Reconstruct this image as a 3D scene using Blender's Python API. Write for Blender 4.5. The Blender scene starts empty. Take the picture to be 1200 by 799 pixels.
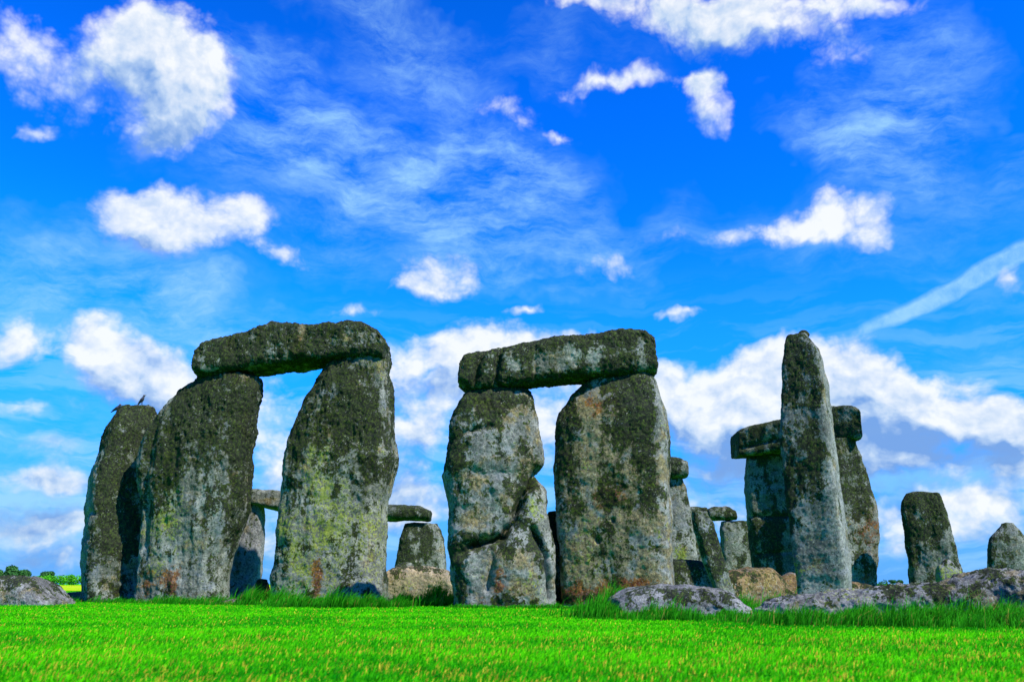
import bpy, math, random
import numpy as np
from mathutils import Vector

random.seed(7)
RNG = np.random.default_rng(7)
scene = bpy.context.scene
C = scene.collection

# ------------------------------------------------------------------ camera
CAM_H = 0.45
F_PX = 1039.0
HORIZON = 684.0
PITCH = math.atan((HORIZON - 399.5) / F_PX)
SP, CP = math.sin(PITCH), math.cos(PITCH)
cam_data = bpy.data.cameras.new('camera')
cam_data.sensor_width = 36.0
cam_data.lens = 36.0 * F_PX / 1200.0
cam_data.clip_start = 0.05
cam_data.clip_end = 9000.0
cam = bpy.data.objects.new('camera', cam_data)
cam_data.dof.use_dof = True
cam_data.dof.focus_distance = 19.0
cam_data.dof.aperture_fstop = 2.8
cam.location = (0, 0, CAM_H)
cam.rotation_euler = (math.pi / 2 + PITCH, 0, 0)
C.objects.link(cam)
scene.camera = cam

# ------------------------------------------------------------------ light
SUN_ELEV = math.radians(48)
SUN_AZ = math.radians(131)            # clockwise from +Y (the viewing direction): to the right and a little behind
sun_dir = Vector((math.sin(SUN_AZ) * math.cos(SUN_ELEV), math.cos(SUN_AZ) * math.cos(SUN_ELEV), math.sin(SUN_ELEV)))
sd = bpy.data.lights.new('sun', 'SUN')
sd.energy = 4.8
sd.angle = math.radians(0.53)
sd.color = (1.0, 0.95, 0.86)
so = bpy.data.objects.new('sun', sd)
so.rotation_euler = sun_dir.to_track_quat('Z', 'Y').to_euler()
so.location = (20, -20, 40)
C.objects.link(so)
scene.view_settings.view_transform = 'Standard'
scene.view_settings.look = 'None'
scene.view_settings.exposure = 1.0
scene.view_settings.gamma = 1.0
scene.view_settings.use_curve_mapping = False
scene.cycles.max_bounces = 5
scene.cycles.diffuse_bounces = 3
scene.cycles.glossy_bounces = 2
scene.cycles.transmission_bounces = 3
scene.cycles.caustics_reflective = False
scene.cycles.caustics_refractive = False


def ray(px, py):
    dx, dy = (px - 600.0) / F_PX, (399.5 - py) / F_PX
    return Vector((dx, CP - dy * SP, SP + dy * CP))


def at(px, py, D):
    """photo pixel -> world point on the vertical plane at distance D"""
    r = ray(px, py)
    t = D / r.y
    return Vector((r.x * t, D, CAM_H + r.z * t))


def ground_d(py):
    """distance at which flat ground shows at photo row py"""
    r = ray(600, py)
    return r.y * CAM_H / -r.z


def proj(P):
    """world points (N,3) -> photo pixel columns (N,)"""
    y, z = P[:, 1], P[:, 2] - CAM_H
    return 600 + F_PX * P[:, 0] / (y * CP + z * SP)


# ------------------------------------------------------------------ node helper
class NT:
    def __init__(self, tree):
        self.t = tree
        self.n = tree.nodes
        self.l = tree.links

    def node(self, typ, **kw):
        nd = self.n.new(typ)
        for k, v in kw.items():
            setattr(nd, k, v)
        return nd

    def put(self, sock, v):
        if isinstance(v, bpy.types.NodeSocket):
            self.l.new(v, sock)
        else:
            sock.default_value = v

    def math(self, op, a, b=None, c=None, clamp=False):
        nd = self.node('ShaderNodeMath', operation=op, use_clamp=clamp)
        self.put(nd.inputs[0], a)
        if b is not None: self.put(nd.inputs[1], b)
        if c is not None: self.put(nd.inputs[2], c)
        return nd.outputs[0]

    def vmath(self, op, a, b=None, scale=None):
        nd = self.node('ShaderNodeVectorMath', operation=op)
        self.put(nd.inputs[0], a)
        if b is not None: self.put(nd.inputs[1], b)
        if scale is not None: self.put(nd.inputs['Scale'], scale)
        return nd.outputs['Value'] if op in ('LENGTH', 'DOT_PRODUCT') else nd.outputs['Vector']

    def noise(self, vec, scale, detail=4.0, rough=0.55, color=False, lac=2.0, dist=0.0):
        nd = self.node('ShaderNodeTexNoise')
        nd.noise_dimensions = '3D'
        self.put(nd.inputs['Vector'], vec)
        nd.inputs['Scale'].default_value = scale
        nd.inputs['Detail'].default_value = detail
        nd.inputs['Roughness'].default_value = rough
        nd.inputs['Lacunarity'].default_value = lac
        nd.inputs['Distortion'].default_value = dist
        return nd.outputs['Color'] if color else nd.outputs['Fac']

    def step(self, v, lo, hi, smooth=True, to0=0.0, to1=1.0):
        nd = self.node('ShaderNodeMapRange')
        nd.interpolation_type = 'SMOOTHSTEP' if smooth else 'LINEAR'
        nd.clamp = True
        self.put(nd.inputs['Value'], v)
        nd.inputs['From Min'].default_value = lo
        nd.inputs['From Max'].default_value = hi
        nd.inputs['To Min'].default_value = to0
        nd.inputs['To Max'].default_value = to1
        return nd.outputs['Result']

    def mix(self, fac, a, b, blend='MIX'):
        nd = self.node('ShaderNodeMix', data_type='RGBA', blend_type=blend)
        nd.clamp_factor = True
        self.put(nd.inputs[0], fac)
        self.put(nd.inputs[6], a if isinstance(a, bpy.types.NodeSocket) else (*a, 1))
        self.put(nd.inputs[7], b if isinstance(b, bpy.types.NodeSocket) else (*b, 1))
        return nd.outputs[2]

    def mapping(self, vec, loc=(0, 0, 0), rot=(0, 0, 0), scale=(1, 1, 1), kind='POINT'):
        nd = self.node('ShaderNodeMapping', vector_type=kind)
        self.put(nd.inputs['Vector'], vec)
        nd.inputs['Location'].default_value = loc
        nd.inputs['Rotation'].default_value = rot
        nd.inputs['Scale'].default_value = scale
        return nd.outputs['Vector']


# ------------------------------------------------------------------ sky
world = bpy.data.worlds.new('World')
scene.world = world
world.use_nodes = True
world.node_tree.nodes.clear()
W = NT(world.node_tree)
SKY_STRENGTH = 0.10


def azel(px, py):
    r = ray(px, py).normalized()
    return math.atan2(r.x, r.y), math.asin(r.z)


sky = W.node('ShaderNodeTexSky')
sky.sky_type = 'NISHITA'
sky.sun_disc = False
sky.sun_elevation = SUN_ELEV
sky.sun_rotation = SUN_AZ
sky.air_density = 1.0
sky.dust_density = 0.3
sky.ozone_density = 3.0
tc = W.node('ShaderNodeTexCoord')
D0 = tc.outputs['Generated']
sep = W.node('ShaderNodeSeparateXYZ')
W.put(sep.inputs[0], D0)
az = W.math('ARCTAN2', sep.outputs[0], sep.outputs[1])
el = W.math('ARCSINE', sep.outputs[2])
cmb = W.node('ShaderNodeCombineXYZ')
W.put(cmb.inputs[0], az); W.put(cmb.inputs[1], el)
P0 = cmb.outputs[0]
warp = W.vmath('SUBTRACT', W.noise(P0, 9.0, 4, 0.6, color=True), (0.5, 0.5, 0.5))
P1 = W.vmath('ADD', P0, W.vmath('SCALE', warp, scale=0.075))
P2 = W.vmath('ADD', P0, W.vmath('SCALE', warp, scale=0.20))


def blobs(lst, P):
    acc = None
    for b in lst:
        px, py, rx, ry = b[:4]
        rot = math.radians(b[4]) if len(b) > 4 else 0.0
        w = b[5] if len(b) > 5 else 1.0
        a0, e0 = azel(px, py)
        a1, e1 = azel(px + rx * math.cos(rot), py - rx * math.sin(rot))
        a2, e2 = azel(px - ry * math.sin(rot), py - ry * math.cos(rot))
        sx = math.hypot(a1 - a0, e1 - e0)
        sy = math.hypot(a2 - a0, e2 - e0)
        r = math.atan2(e1 - e0, a1 - a0)
        m = W.mapping(P, (a0, e0, 0), (0, 0, r), (sx * 1.17, sy * 1.17, 1), 'TEXTURE')
        g = W.node('ShaderNodeTexGradient', gradient_type='SPHERICAL')
        W.put(g.inputs[0], m)
        v = W.math('MULTIPLY', g.outputs['Fac'], w)
        acc = v if acc is None else W.math('ADD', acc, v)
    return acc


CUMULUS = [
    (205, 75, 72, 75), (150, 50, 62, 52), (215, 110, 52, 55, 0, .8), (185, 150, 40, 42, 0, .7), (250, 95, 30, 40, 0, .5),
    (55, 85, 80, 50, 0, .45), (15, 45, 56, 56, 0, .55), (40, 147, 34, 13, 0, .7), (110, 110, 60, 50, 0, .3),
    (215, 262, 90, 46), (165, 248, 52, 44, 0, .8), (285, 252, 44, 36, 0, .7), (330, 292, 44, 18, 0, .55), (210, 290, 50, 26, 0, .6),
    (515, 318, 60, 30, 0, .9), (505, 335, 45, 18, 0, .5), (595, 135, 42, 26, -20, .6), (653, 158, 22, 12, 0, .7), (420, 362, 40, 14, 0, .7),
    (790, 16, 130, 30, 0, .8), (900, 6, 170, 34, 0, .85), (860, 42, 130, 26, 0, .7), (690, 6, 60, 18, 0, .6), (1010, 5, 80, 20, 0, .45), (700, 97, 70, 14, 10, .7), (745, 85, 30, 16, 30, .5),
    (832, 112, 34, 46, 20, .85), (815, 90, 50, 20, 0, .6), (985, 62, 60, 30, 20, .45),
    (955, 255, 95, 26, 8, .95), (1030, 262, 28, 34, 0, .75), (985, 275, 60, 18, -10, .5), (880, 272, 150, 16, 6, .35), (715, 308, 50, 20, 10, .5),
    (798, 363, 36, 8, 0, .65), (620, 360, 40, 9, 8, .8), (1195, 335, 22, 16, 0, .7),
    # bank along the horizon
    (580, 405, 110, 32, 0, .9), (520, 425, 70, 34, 0, .8), (660, 420, 60, 40, 0, .8), (455, 440, 40, 44, 0, .7), (505, 470, 40, 30, 0, .9), (640, 500, 80, 70, 0, .9), (490, 520, 60, 34, 0, .7), (480, 580, 70, 40, 0, .7), (545, 450, 40, 40, 0, .7),
    (330, 480, 60, 50, 0, .7), (320, 560, 70, 60, 0, .8), (330, 640, 80, 40, 0, .6), (500, 600, 90, 30, 0, .6), (450, 500, 60, 40, 0, .6),
    (815, 470, 80, 52), (770, 450, 60, 40), (880, 450, 66, 44), (930, 432, 66, 40), (1000, 432, 60, 40), (1030, 470, 54, 44), (860, 500, 110, 36, 0, .9), (960, 490, 100, 50, 0, .8), (1040, 535, 70, 26, 0, .7),
    (1085, 480, 60, 40), (1150, 490, 60, 36, 0, .8), (1040, 455, 46, 36, 0, .9), (1190, 520, 60, 36, 0, .6), (1110, 540, 60, 24, 0, .5), (1130, 440, 40, 18, 0, .55), (1120, 600, 120, 36, 0, .5), (840, 600, 120, 36, 0, .6),
    (1110, 475, 80, 34, 0, .45), (1000, 500, 130, 46, 0, .5), (1180, 560, 90, 36, 0, .5), (1070, 600, 130, 26, 0, .5), (80, 560, 110, 26, 0, .5), (60, 610, 130, 22, 0, .5), (960, 515, 120, 50, 0, .7), (1175, 495, 60, 40, 0, .5),
    (850, 548, 110, 34, 0, .8), (985, 548, 110, 34, 0, .8), (1140, 500, 90, 40, 0, .4), (1170, 555, 90, 30, 0, .4), (190, 140, 60, 50, 0, .5),
    (1090, 635, 140, 22, 0, .55), (1170, 600, 60, 22, 0, .5),
    (15, 395, 50, 40), (120, 400, 56, 38), (165, 435, 80, 44), (205, 450, 50, 40, 0, .8), (130, 450, 70, 40, 0, .6),
    (40, 520, 90, 20, 0, .6), (60, 560, 80, 18, 0, .5), (40, 610, 110, 26, 0, .6), (70, 650, 110, 26, 0, .55), (20, 480, 60, 18, 0, .4),
]
SHADE = [
    (840, 555, 130, 46, 0, 1.5), (990, 500, 80, 44, 0, .9), (1010, 555, 150, 40, 0, 1.4), (1120, 560, 130, 30, 0, .8), (1190, 590, 90, 40, 0, .6),
    (470, 480, 40, 60, 0, .6), (490, 560, 80, 40, 0, .5), (110, 100, 90, 70, 0, .6), (190, 120, 60, 50, 0, .2), (60, 590, 160, 110, 0, .8), (130, 470, 90, 40, 0, .6),
    (800, 20, 120, 30, 0, .35), (240, 285, 90, 30, 0, .35), (20, 430, 60, 40, 0, .6), (620, 600, 600, 60, 0, .35), (1190, 510, 60, 40, 0, .5),
]
CIRRUS = [

    (430, 200, 240, 110, -12, 1.0), (560, 240, 170, 70, -15, .8), (330, 130, 150, 60, -20, .6), (230, 370, 240, 44, -8, .9), (430, 20, 140, 60, -35, .7), (520, 100, 120, 50, -40, .5),
    (1060, 130, 110, 120, -30, 1.1), (990, 170, 110, 40, -30, .7), (1000, 270, 260, 60, 0, .45), (720, 290, 130, 40, 10, .6), (90, 280, 140, 60, 0, .6), (100, 330, 220, 60, 0, .6),
    (1130, 390, 190, 50, 20, .5), (70, 580, 260, 130, 0, .8), (600, 600, 900, 90, 0, .5), (620, 210, 100, 60, 0, .5), (650, 60, 120, 40, 0, .4), (1180, 230, 120, 40, 0, .4),
]
CONTRAIL = [(1045, 374, 90, 8, 27, .9), (1100, 347, 120, 11, 26, 1.15), (1160, 318, 120, 13, 26, 1.3), (1225, 286, 110, 15, 26, 1.2)]
PC = W.vmath('ADD', P0, W.vmath('SCALE', warp, scale=0.022))
trail = W.math('MULTIPLY', W.math('MINIMUM', blobs(CONTRAIL, PC), 1.0), W.step(W.noise(PC, 34.0, 6, 0.65), 0.25, 0.68, to0=.35))
cu = blobs(CUMULUS, P1)
cu_up = blobs(CUMULUS, W.vmath('ADD', P1, (0.010, 0.030, 0)))
shade = blobs(SHADE, P2)
ci = blobs(CIRRUS, P2)
nzv = W.mapping(P0, scale=(1, 1.25, 1))
nzw = W.vmath('ADD', nzv, W.vmath('SCALE', warp, scale=0.05))


def heaps(v, det):
    vo = W.node('ShaderNodeTexVoronoi', feature='F1', voronoi_dimensions='2D', normalize=True)
    W.put(vo.inputs['Vector'], v)
    vo.inputs['Scale'].default_value = 17.0
    vo.inputs['Detail'].default_value = det
    vo.inputs['Roughness'].default_value = 0.62
    vo.inputs['Lacunarity'].default_value = 2.3
    return W.math('SUBTRACT', 0.92, W.math('MULTIPLY', vo.outputs['Distance'], 1.35))


n1 = W.math('ADD', W.math('MULTIPLY', W.noise(nzv, 13.0, 8, 0.62, dist=0.25), 0.50), W.math('MULTIPLY', heaps(nzw, 3), 0.50))
offs = (0.008, 0.014, 0)
n2 = W.math('ADD', W.math('MULTIPLY', W.noise(W.vmath('ADD', nzv, offs), 13.0, 5, 0.55, dist=0.25), 0.50), W.math('MULTIPLY', heaps(W.vmath('ADD', nzw, offs), 2), 0.50))
n0 = W.noise(W.vmath('ADD', nzv, (3.1, 1.7, 0.4)), 38.0, 6, 0.6)
dens = W.math('ADD', W.math('MULTIPLY', W.math('MINIMUM', cu, 1.15), 1.15), W.math('MULTIPLY', W.math('SUBTRACT', n1, 0.5), 1.7))
dens = W.math('ADD', dens, W.math('MULTIPLY', W.math('SUBTRACT', n0, 0.5), 0.40))
cov = W.math('MULTIPLY', W.step(dens, 0.19, 1.02), 0.95)
cov = W.math('MULTIPLY', cov, W.step(cu, 0.02, 0.22))
# wisps: noise drawn out along the wind
slow = W.vmath('SUBTRACT', W.noise(P0, 3.2, 2, 0.5, color=True), (0.5, 0.5, 0.5))
PW = W.vmath('ADD', W.vmath('ADD', P0, W.vmath('SCALE', slow, scale=0.10)), W.vmath('SCALE', warp, scale=0.05))
wn = W.noise(W.mapping(PW, (0, 0, 0), (0, 0, math.radians(22)), (5.5, 17.0, 1)), 1.5, 10, 0.70)
wn2 = W.noise(W.mapping(PW, (2, 5, 0), (0, 0, math.radians(-30)), (6.0, 15.0, 1)), 1.3, 9, 0.68)
wmix = W.math('ADD', W.math('MULTIPLY', wn, 0.6), W.math('MULTIPLY', wn2, 0.4))
wcov = W.math('MULTIPLY', W.math('MULTIPLY', W.math('MINIMUM', ci, 1.0), 1.2), W.step(wmix, 0.37, 0.74))
low = W.noise(W.mapping(PW, (1, 1, 0), (0, 0, 0.03), (5.0, 34.0, 1)), 1.0, 7, 0.6)
lowc = W.math('MULTIPLY', W.step(el, 0.36, 0.10), W.step(low, 0.46, 0.58))
wcov = W.math('ADD', wcov, W.math('MULTIPLY', lowc, 0.50))
wcov = W.math('MINIMUM', W.math('MULTIPLY', wcov, 0.84), 0.78)
wcov = W.math('MAXIMUM', wcov, W.math('MULTIPLY', trail, 0.8))
# colours
K = 0.74 / SKY_STRENGTH
skc = W.node('ShaderNodeGamma')
W.put(skc.inputs[0], W.mix(1.0, sky.outputs[0], (0.16, 0.16, 0.16), 'MULTIPLY'))
skc.inputs[1].default_value = 1.55
blue = W.mix(1.0, skc.outputs[0], (0.012 * K, 0.86 * K, 2.0 * K), 'MULTIPLY')
lit = W.math('MULTIPLY', W.math('SUBTRACT', n1, n2), 2.1)
puff = W.math('MULTIPLY', W.math('SUBTRACT', W.noise(W.vmath('ADD', nzv, (7.7, 2.2, 1)), 9.0, 10, 0.66, dist=0.4), 0.5), 1.5)
fine = W.math('MULTIPLY', W.math('SUBTRACT', n0, 0.5), 0.5)
lit = W.math('ADD', W.math('ADD', lit, puff), fine)
sh = W.math('SUBTRACT', W.math('ADD', W.math('MULTIPLY', W.math('MINIMUM', shade, 1.0), 0.55), 0.10), lit)
under = W.math('SUBTRACT', W.math('MINIMUM', cu_up, 1.5), W.math('MINIMUM', cu, 1.5))
under = W.math('MAXIMUM', under, -0.14)
sh = W.math('ADD', sh, W.math('MULTIPLY', under, 0.85))
sh = W.math('MINIMUM', W.math('ADD', sh, 0.08), 0.92)
cloudc = W.mix(W.step(sh, -0.12, 0.50, smooth=False), (0.66 * K, 0.68 * K, 0.69 * K), (0.35 * K, 0.46 * K, 0.62 * K))
cloudc = W.mix(W.step(sh, 0.45, 1.0, smooth=False), cloudc, (0.10 * K, 0.23 * K, 0.52 * K))
blue = W.mix(W.step(el, 0.42, 0.10, to1=0.8), blue, (0.015 * K, 0.25 * K, 0.75 * K))
blue = W.mix(W.step(el, 0.16, -0.02), blue, (0.085 * K, 0.29 * K, 0.70 * K))
col = W.mix(wcov, blue, (0.27 * K, 0.50 * K, 0.71 * K))
col = W.mix(cov, col, cloudc)
bg = W.node('ShaderNodeBackground')
bg.inputs['Strength'].default_value = SKY_STRENGTH
W.put(bg.inputs['Color'], col)
wo = W.node('ShaderNodeOutputWorld')
W.l.new(bg.outputs[0], wo.inputs['Surface'])
world.cycles.sampling_method = 'MANUAL'
world.cycles.sample_map_resolution = 512


# ------------------------------------------------------------------ noise in numpy (shapes only)
_perm = np.random.default_rng(3).permutation(256).astype(np.int64)
_perm = np.concatenate([_perm, _perm, _perm])
_g = np.random.default_rng(5).normal(size=(256, 3))
_g /= np.linalg.norm(_g, axis=1)[:, None]


def perlin(P):
    Pi = np.floor(P).astype(np.int64)
    f = P - Pi
    u = f * f * f * (f * (f * 6 - 15) + 10)
    Pi &= 255
    out = 0
    for i in (0, 1):
        wx = u[:, 0] if i else 1 - u[:, 0]
        for j in (0, 1):
            wy = u[:, 1] if j else 1 - u[:, 1]
            for k in (0, 1):
                wz_ = u[:, 2] if k else 1 - u[:, 2]
                h = _perm[_perm[_perm[(Pi[:, 0] + i) & 255] + ((Pi[:, 1] + j) & 255)] + ((Pi[:, 2] + k) & 255)]
                g = _g[h]
                out = out + wx * wy * wz_ * (g[:, 0] * (f[:, 0] - i) + g[:, 1] * (f[:, 1] - j) + g[:, 2] * (f[:, 2] - k))
    return out


def fbm(P, oct=4, rough=0.5):
    a, s, v = 1.0, 1.0, 0
    for o in range(oct):
        v = v + a * perlin(P * s + 17.3 * o)
        a *= rough; s *= 2.03
    return v


def billow(P, oct=3, rough=0.5):
    a, s, v = 1.0, 1.0, 0
    for o in range(oct):
        v = v + a * (np.abs(perlin(P * s + 9.1 * o)) * 2 - 0.5)
        a *= rough; s *= 2.1
    return v


# ------------------------------------------------------------------ materials
def new_mat(name):
    m = bpy.data.materials.new(name)
    m.use_nodes = True
    m.node_tree.nodes.clear()
    t = NT(m.node_tree)
    out = t.node('ShaderNodeOutputMaterial')
    bs = t.node('ShaderNodeBsdfPrincipled')
    t.l.new(bs.outputs[0], out.inputs['Surface'])
    return m, t, bs, out


def stone_material(name, pale=(0.27, 0.285, 0.235), deep=(0.060, 0.070, 0.050), bump=0.9, grain=1.0):
    m, t, bs, out = new_mat(name)
    tcn = t.node('ShaderNodeTexCoord')
    oi = t.node('ShaderNodeObjectInfo')
    off = t.node('ShaderNodeCombineXYZ')
    t.put(off.inputs[0], t.math('MULTIPLY', oi.outputs['Random'], 37.0))
    t.put(off.inputs[1], t.math('MULTIPLY', oi.outputs['Random'], 91.0))
    P = t.vmath('ADD', tcn.outputs['Object'], off.outputs[0])
    at_ = t.node('ShaderNodeAttribute', attribute_name='growth')
    sp = t.node('ShaderNodeSeparateColor')
    t.put(sp.inputs[0], at_.outputs['Color'])
    aD, aR, aY = sp.outputs[0], sp.outputs[1], sp.outputs[2]
    aT = at_.outputs['Alpha']
    nb = t.noise(P, 1.3, 6, 0.6)
    nm = t.noise(P, 5.5 * grain, 8, 0.68)
    ns = t.noise(P, 17.0 * grain, 8, 0.72)
    nf = t.noise(P, 60.0, 4, 0.7)
    drip = t.noise(t.mapping(P, scale=(2.8, 2.8, 0.42)), 1.0, 7, 0.65)
    base = t.mix(t.step(t.math('ADD', t.math('MULTIPLY', nb, 0.5), t.math('MULTIPLY', ns, 0.5)), 0.40, 0.62), deep, pale)
    # warm, sandy weathering here and there
    tm = t.math('ADD', aT, t.math('MULTIPLY', t.math('SUBTRACT', t.noise(t.vmath('ADD', P, (5, 2, 8)), 2.6, 8, 0.68), 0.5), 2.4))
    tanc = t.mix(t.step(ns, 0.40, 0.60), (0.075, 0.054, 0.014), (0.215, 0.165, 0.050))
    base = t.mix(t.math('MULTIPLY', t.step(tm, 0.30, 0.62), 0.75), base, tanc)
    # blue-grey bare patches
    base = t.mix(t.math('MULTIPLY', t.step(t.noise(t.vmath('ADD', P, (1, 9, 3)), 2.6, 5, 0.6), 0.54, 0.66), 0.5), base, (0.165, 0.185, 0.195))
    # yellow-green crust lichen
    ym = t.math('ADD', t.math('MULTIPLY', aY, 1.0), t.math('MULTIPLY', t.math('SUBTRACT', ns, 0.5), 2.6))
    ym = t.math('ADD', ym, t.math('MULTIPLY', t.math('SUBTRACT', nm, 0.5), 1.0))
    base = t.mix(t.math('MULTIPLY', t.step(ym, 0.42, 0.58), 0.85), base, (0.175, 0.22, 0.018))
    # rust and ochre lichen
    rm = t.math('ADD', t.math('MULTIPLY', aR, 0.95), t.math('MULTIPLY', t.math('SUBTRACT', nm, 0.5), 2.0))
    rm = t.math('ADD', rm, t.math('MULTIPLY', t.math('SUBTRACT', ns, 0.5), 1.6))
    rustc = t.mix(t.step(ns, 0.38, 0.60), (0.07, 0.007, 0.002), (0.18, 0.066, 0.006))
    base = t.mix(t.math('MULTIPLY', t.step(rm, 0.46, 0.66), 0.85), base, rustc)
    # dark shaggy growth: near-black with olive tufts
    dk = t.math('ADD', t.math('MULTIPLY', aD, 1.05), t.math('MULTIPLY', t.math('SUBTRACT', drip, 0.5), 2.1))
    dk = t.math('ADD', dk, t.math('MULTIPLY', t.math('SUBTRACT', ns, 0.5), 2.5))
    dk = t.math('ADD', dk, t.math('MULTIPLY', t.math('SUBTRACT', nb, 0.5), 3.0))
    dk = t.math('ADD', dk, t.math('MULTIPLY', t.math('SUBTRACT', nm, 0.5), 2.2))
    mossc = t.mix(t.step(t.math('ADD', t.math('MULTIPLY', ns, 0.5), t.math('MULTIPLY', nf, 0.5)), 0.49, 0.59), (0.003, 0.005, 0.002), (0.040, 0.068, 0.004))
    base = t.mix(t.math('MULTIPLY', t.step(dk, 0.42, 0.52), 0.96), base, mossc)
    # white lichen dots and dark spots, in the colour only
    vo = t.node('ShaderNodeTexVoronoi', feature='F1')
    t.put(vo.inputs['Vector'], t.vmath('ADD', P, t.vmath('SCALE', t.noise(P, 20, 2, 0.5, color=True), scale=0.06)))
    vo.inputs['Scale'].default_value = 19.0
    dots = t.math('MULTIPLY', t.step(t.math('ADD', vo.outputs['Distance'], t.math('MULTIPLY', nm, 0.5)), 0.52, 0.36), t.step(t.noise(t.vmath('ADD', P, (8, 4, 2)), 3.0, 6, 0.65), 0.50, 0.62))
    base = t.mix(t.math('MULTIPLY', dots, 0.6), base, (0.34, 0.36, 0.29))
    dark_spots = t.step(t.noise(t.vmath('ADD', P, (2, 2, 2)), 24.0, 5, 0.68), 0.45, 0.36)
    base = t.mix(t.math('MULTIPLY', dark_spots, 0.85), base, (0.014, 0.016, 0.010))
    fleck = t.step(t.noise(t.vmath('ADD', P, (6, 1, 7)), 30.0, 5, 0.7), 0.57, 0.66)
    base = t.mix(t.math('MULTIPLY', fleck, t.step(dk, 0.55, 0.30, to1=0.7)), base, (0.30, 0.315, 0.26))
    t.put(bs.inputs['Base Color'], base)
    bs.inputs['Roughness'].default_value = 0.92
    bs.inputs['Specular IOR Level'].default_value = 0.15
    b1 = t.node('ShaderNodeBump')
    b1.inputs['Strength'].default_value = bump
    b1.inputs['Distance'].default_value = 0.04
    t.put(b1.inputs['Height'], t.math('ADD', t.math('MULTIPLY', ns, 0.9), t.math('MULTIPLY', nf, 0.35)))
    t.put(bs.inputs['Normal'], b1.outputs[0])
    return m


M_STONE = stone_material('sarsen')
M_SMOOTH = stone_material('smooth_sarsen', (0.255, 0.265, 0.235), (0.062, 0.070, 0.058), 0.6, 0.85)
M_BROWN = stone_material('brown_sarsen', (0.225, 0.15, 0.065), (0.070, 0.045, 0.020))
M_PALE = stone_material('pale_sarsen', (0.275, 0.28, 0.265), (0.058, 0.060, 0.058))


def set_props(o, label, cat, group=None):
    o['label'] = label
    o['category'] = cat
    if group: o['group'] = group


def mesh_obj(name, V, F, mat, parent=None, smooth=True, origin=None):
    me = bpy.data.meshes.new(name)
    V = np.asarray(V, dtype=np.float32)
    if origin is not None:
        V = V - np.asarray(origin, dtype=np.float32)
    if isinstance(F, np.ndarray):
        nv = F.shape[1]
        me.vertices.add(len(V)); me.vertices.foreach_set('co', V.ravel())
        me.loops.add(F.size); me.loops.foreach_set('vertex_index', F.ravel().astype(np.int32))
        me.polygons.add(len(F))
        me.polygons.foreach_set('loop_start', np.arange(0, F.size, nv, dtype=np.int32))
        me.update(calc_edges=True)
    else:
        me.from_pydata(V.tolist(), [], F)
    me.validate()
    if smooth:
        me.polygons.foreach_set('use_smooth', np.ones(len(me.polygons), dtype=bool))
    me.materials.append(mat)
    o = bpy.data.objects.new(name, me)
    if origin is not None:
        o.location = origin
    C.objects.link(o)
    if parent is not None: o.parent = parent
    return o


# ------------------------------------------------------------------ stones
def unit_ring(asp, expo, n):
    t = np.linspace(0, 2 * math.pi, 2000, endpoint=False)
    c, s = np.cos(t), np.sin(t)
    x = np.sign(c) * np.abs(c) ** (2 / expo)
    y = np.sign(s) * np.abs(s) ** (2 / expo) * asp
    d = np.hypot(np.diff(np.append(x, x[0])), np.diff(np.append(y, y[0])))
    cum = np.concatenate([[0], np.cumsum(d)])
    q = np.linspace(0, cum[-1], n, endpoint=False)
    return np.interp(q, cum, np.append(x, x[0])), np.interp(q, cum, np.append(y, y[0]))


def grid_faces(nr, n):
    i = np.arange(nr - 1)[:, None] * n
    j = np.arange(n)[None, :]
    jn = (j + 1) % n
    return np.stack([i + j, i + jn, i + n + jn, i + n + j], axis=-1).reshape(-1, 4)


def grid_normals(V, F):
    a, b, c, d = (V[F[:, k]] for k in range(4))
    fn = np.cross(c - a, d - b)
    N = np.zeros_like(V)
    for k in range(4):
        for ax in range(3):
            N[:, ax] += np.bincount(F[:, k], fn[:, ax], len(V))
    return N / (np.linalg.norm(N, axis=1)[:, None] + 1e-9)


def smooth1(a, k):
    if k < 1: return a
    ker = np.hanning(2 * k + 3)[1:-1]; ker /= ker.sum()
    return np.convolve(np.pad(a, k, mode='edge'), ker, mode='valid')


def seg_dist(x, z, pts):
    best = np.full(len(x), 1e9)
    for (x0, z0), (x1, z1) in zip(pts[:-1], pts[1:]):
        dx, dz = x1 - x0, z1 - z0
        t = np.clip(((x - x0) * dx + (z - z0) * dz) / (dx * dx + dz * dz + 1e-9), 0, 1)
        best = np.minimum(best, np.hypot(x - x0 - t * dx, z - z0 - t * dz))
    return best


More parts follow.
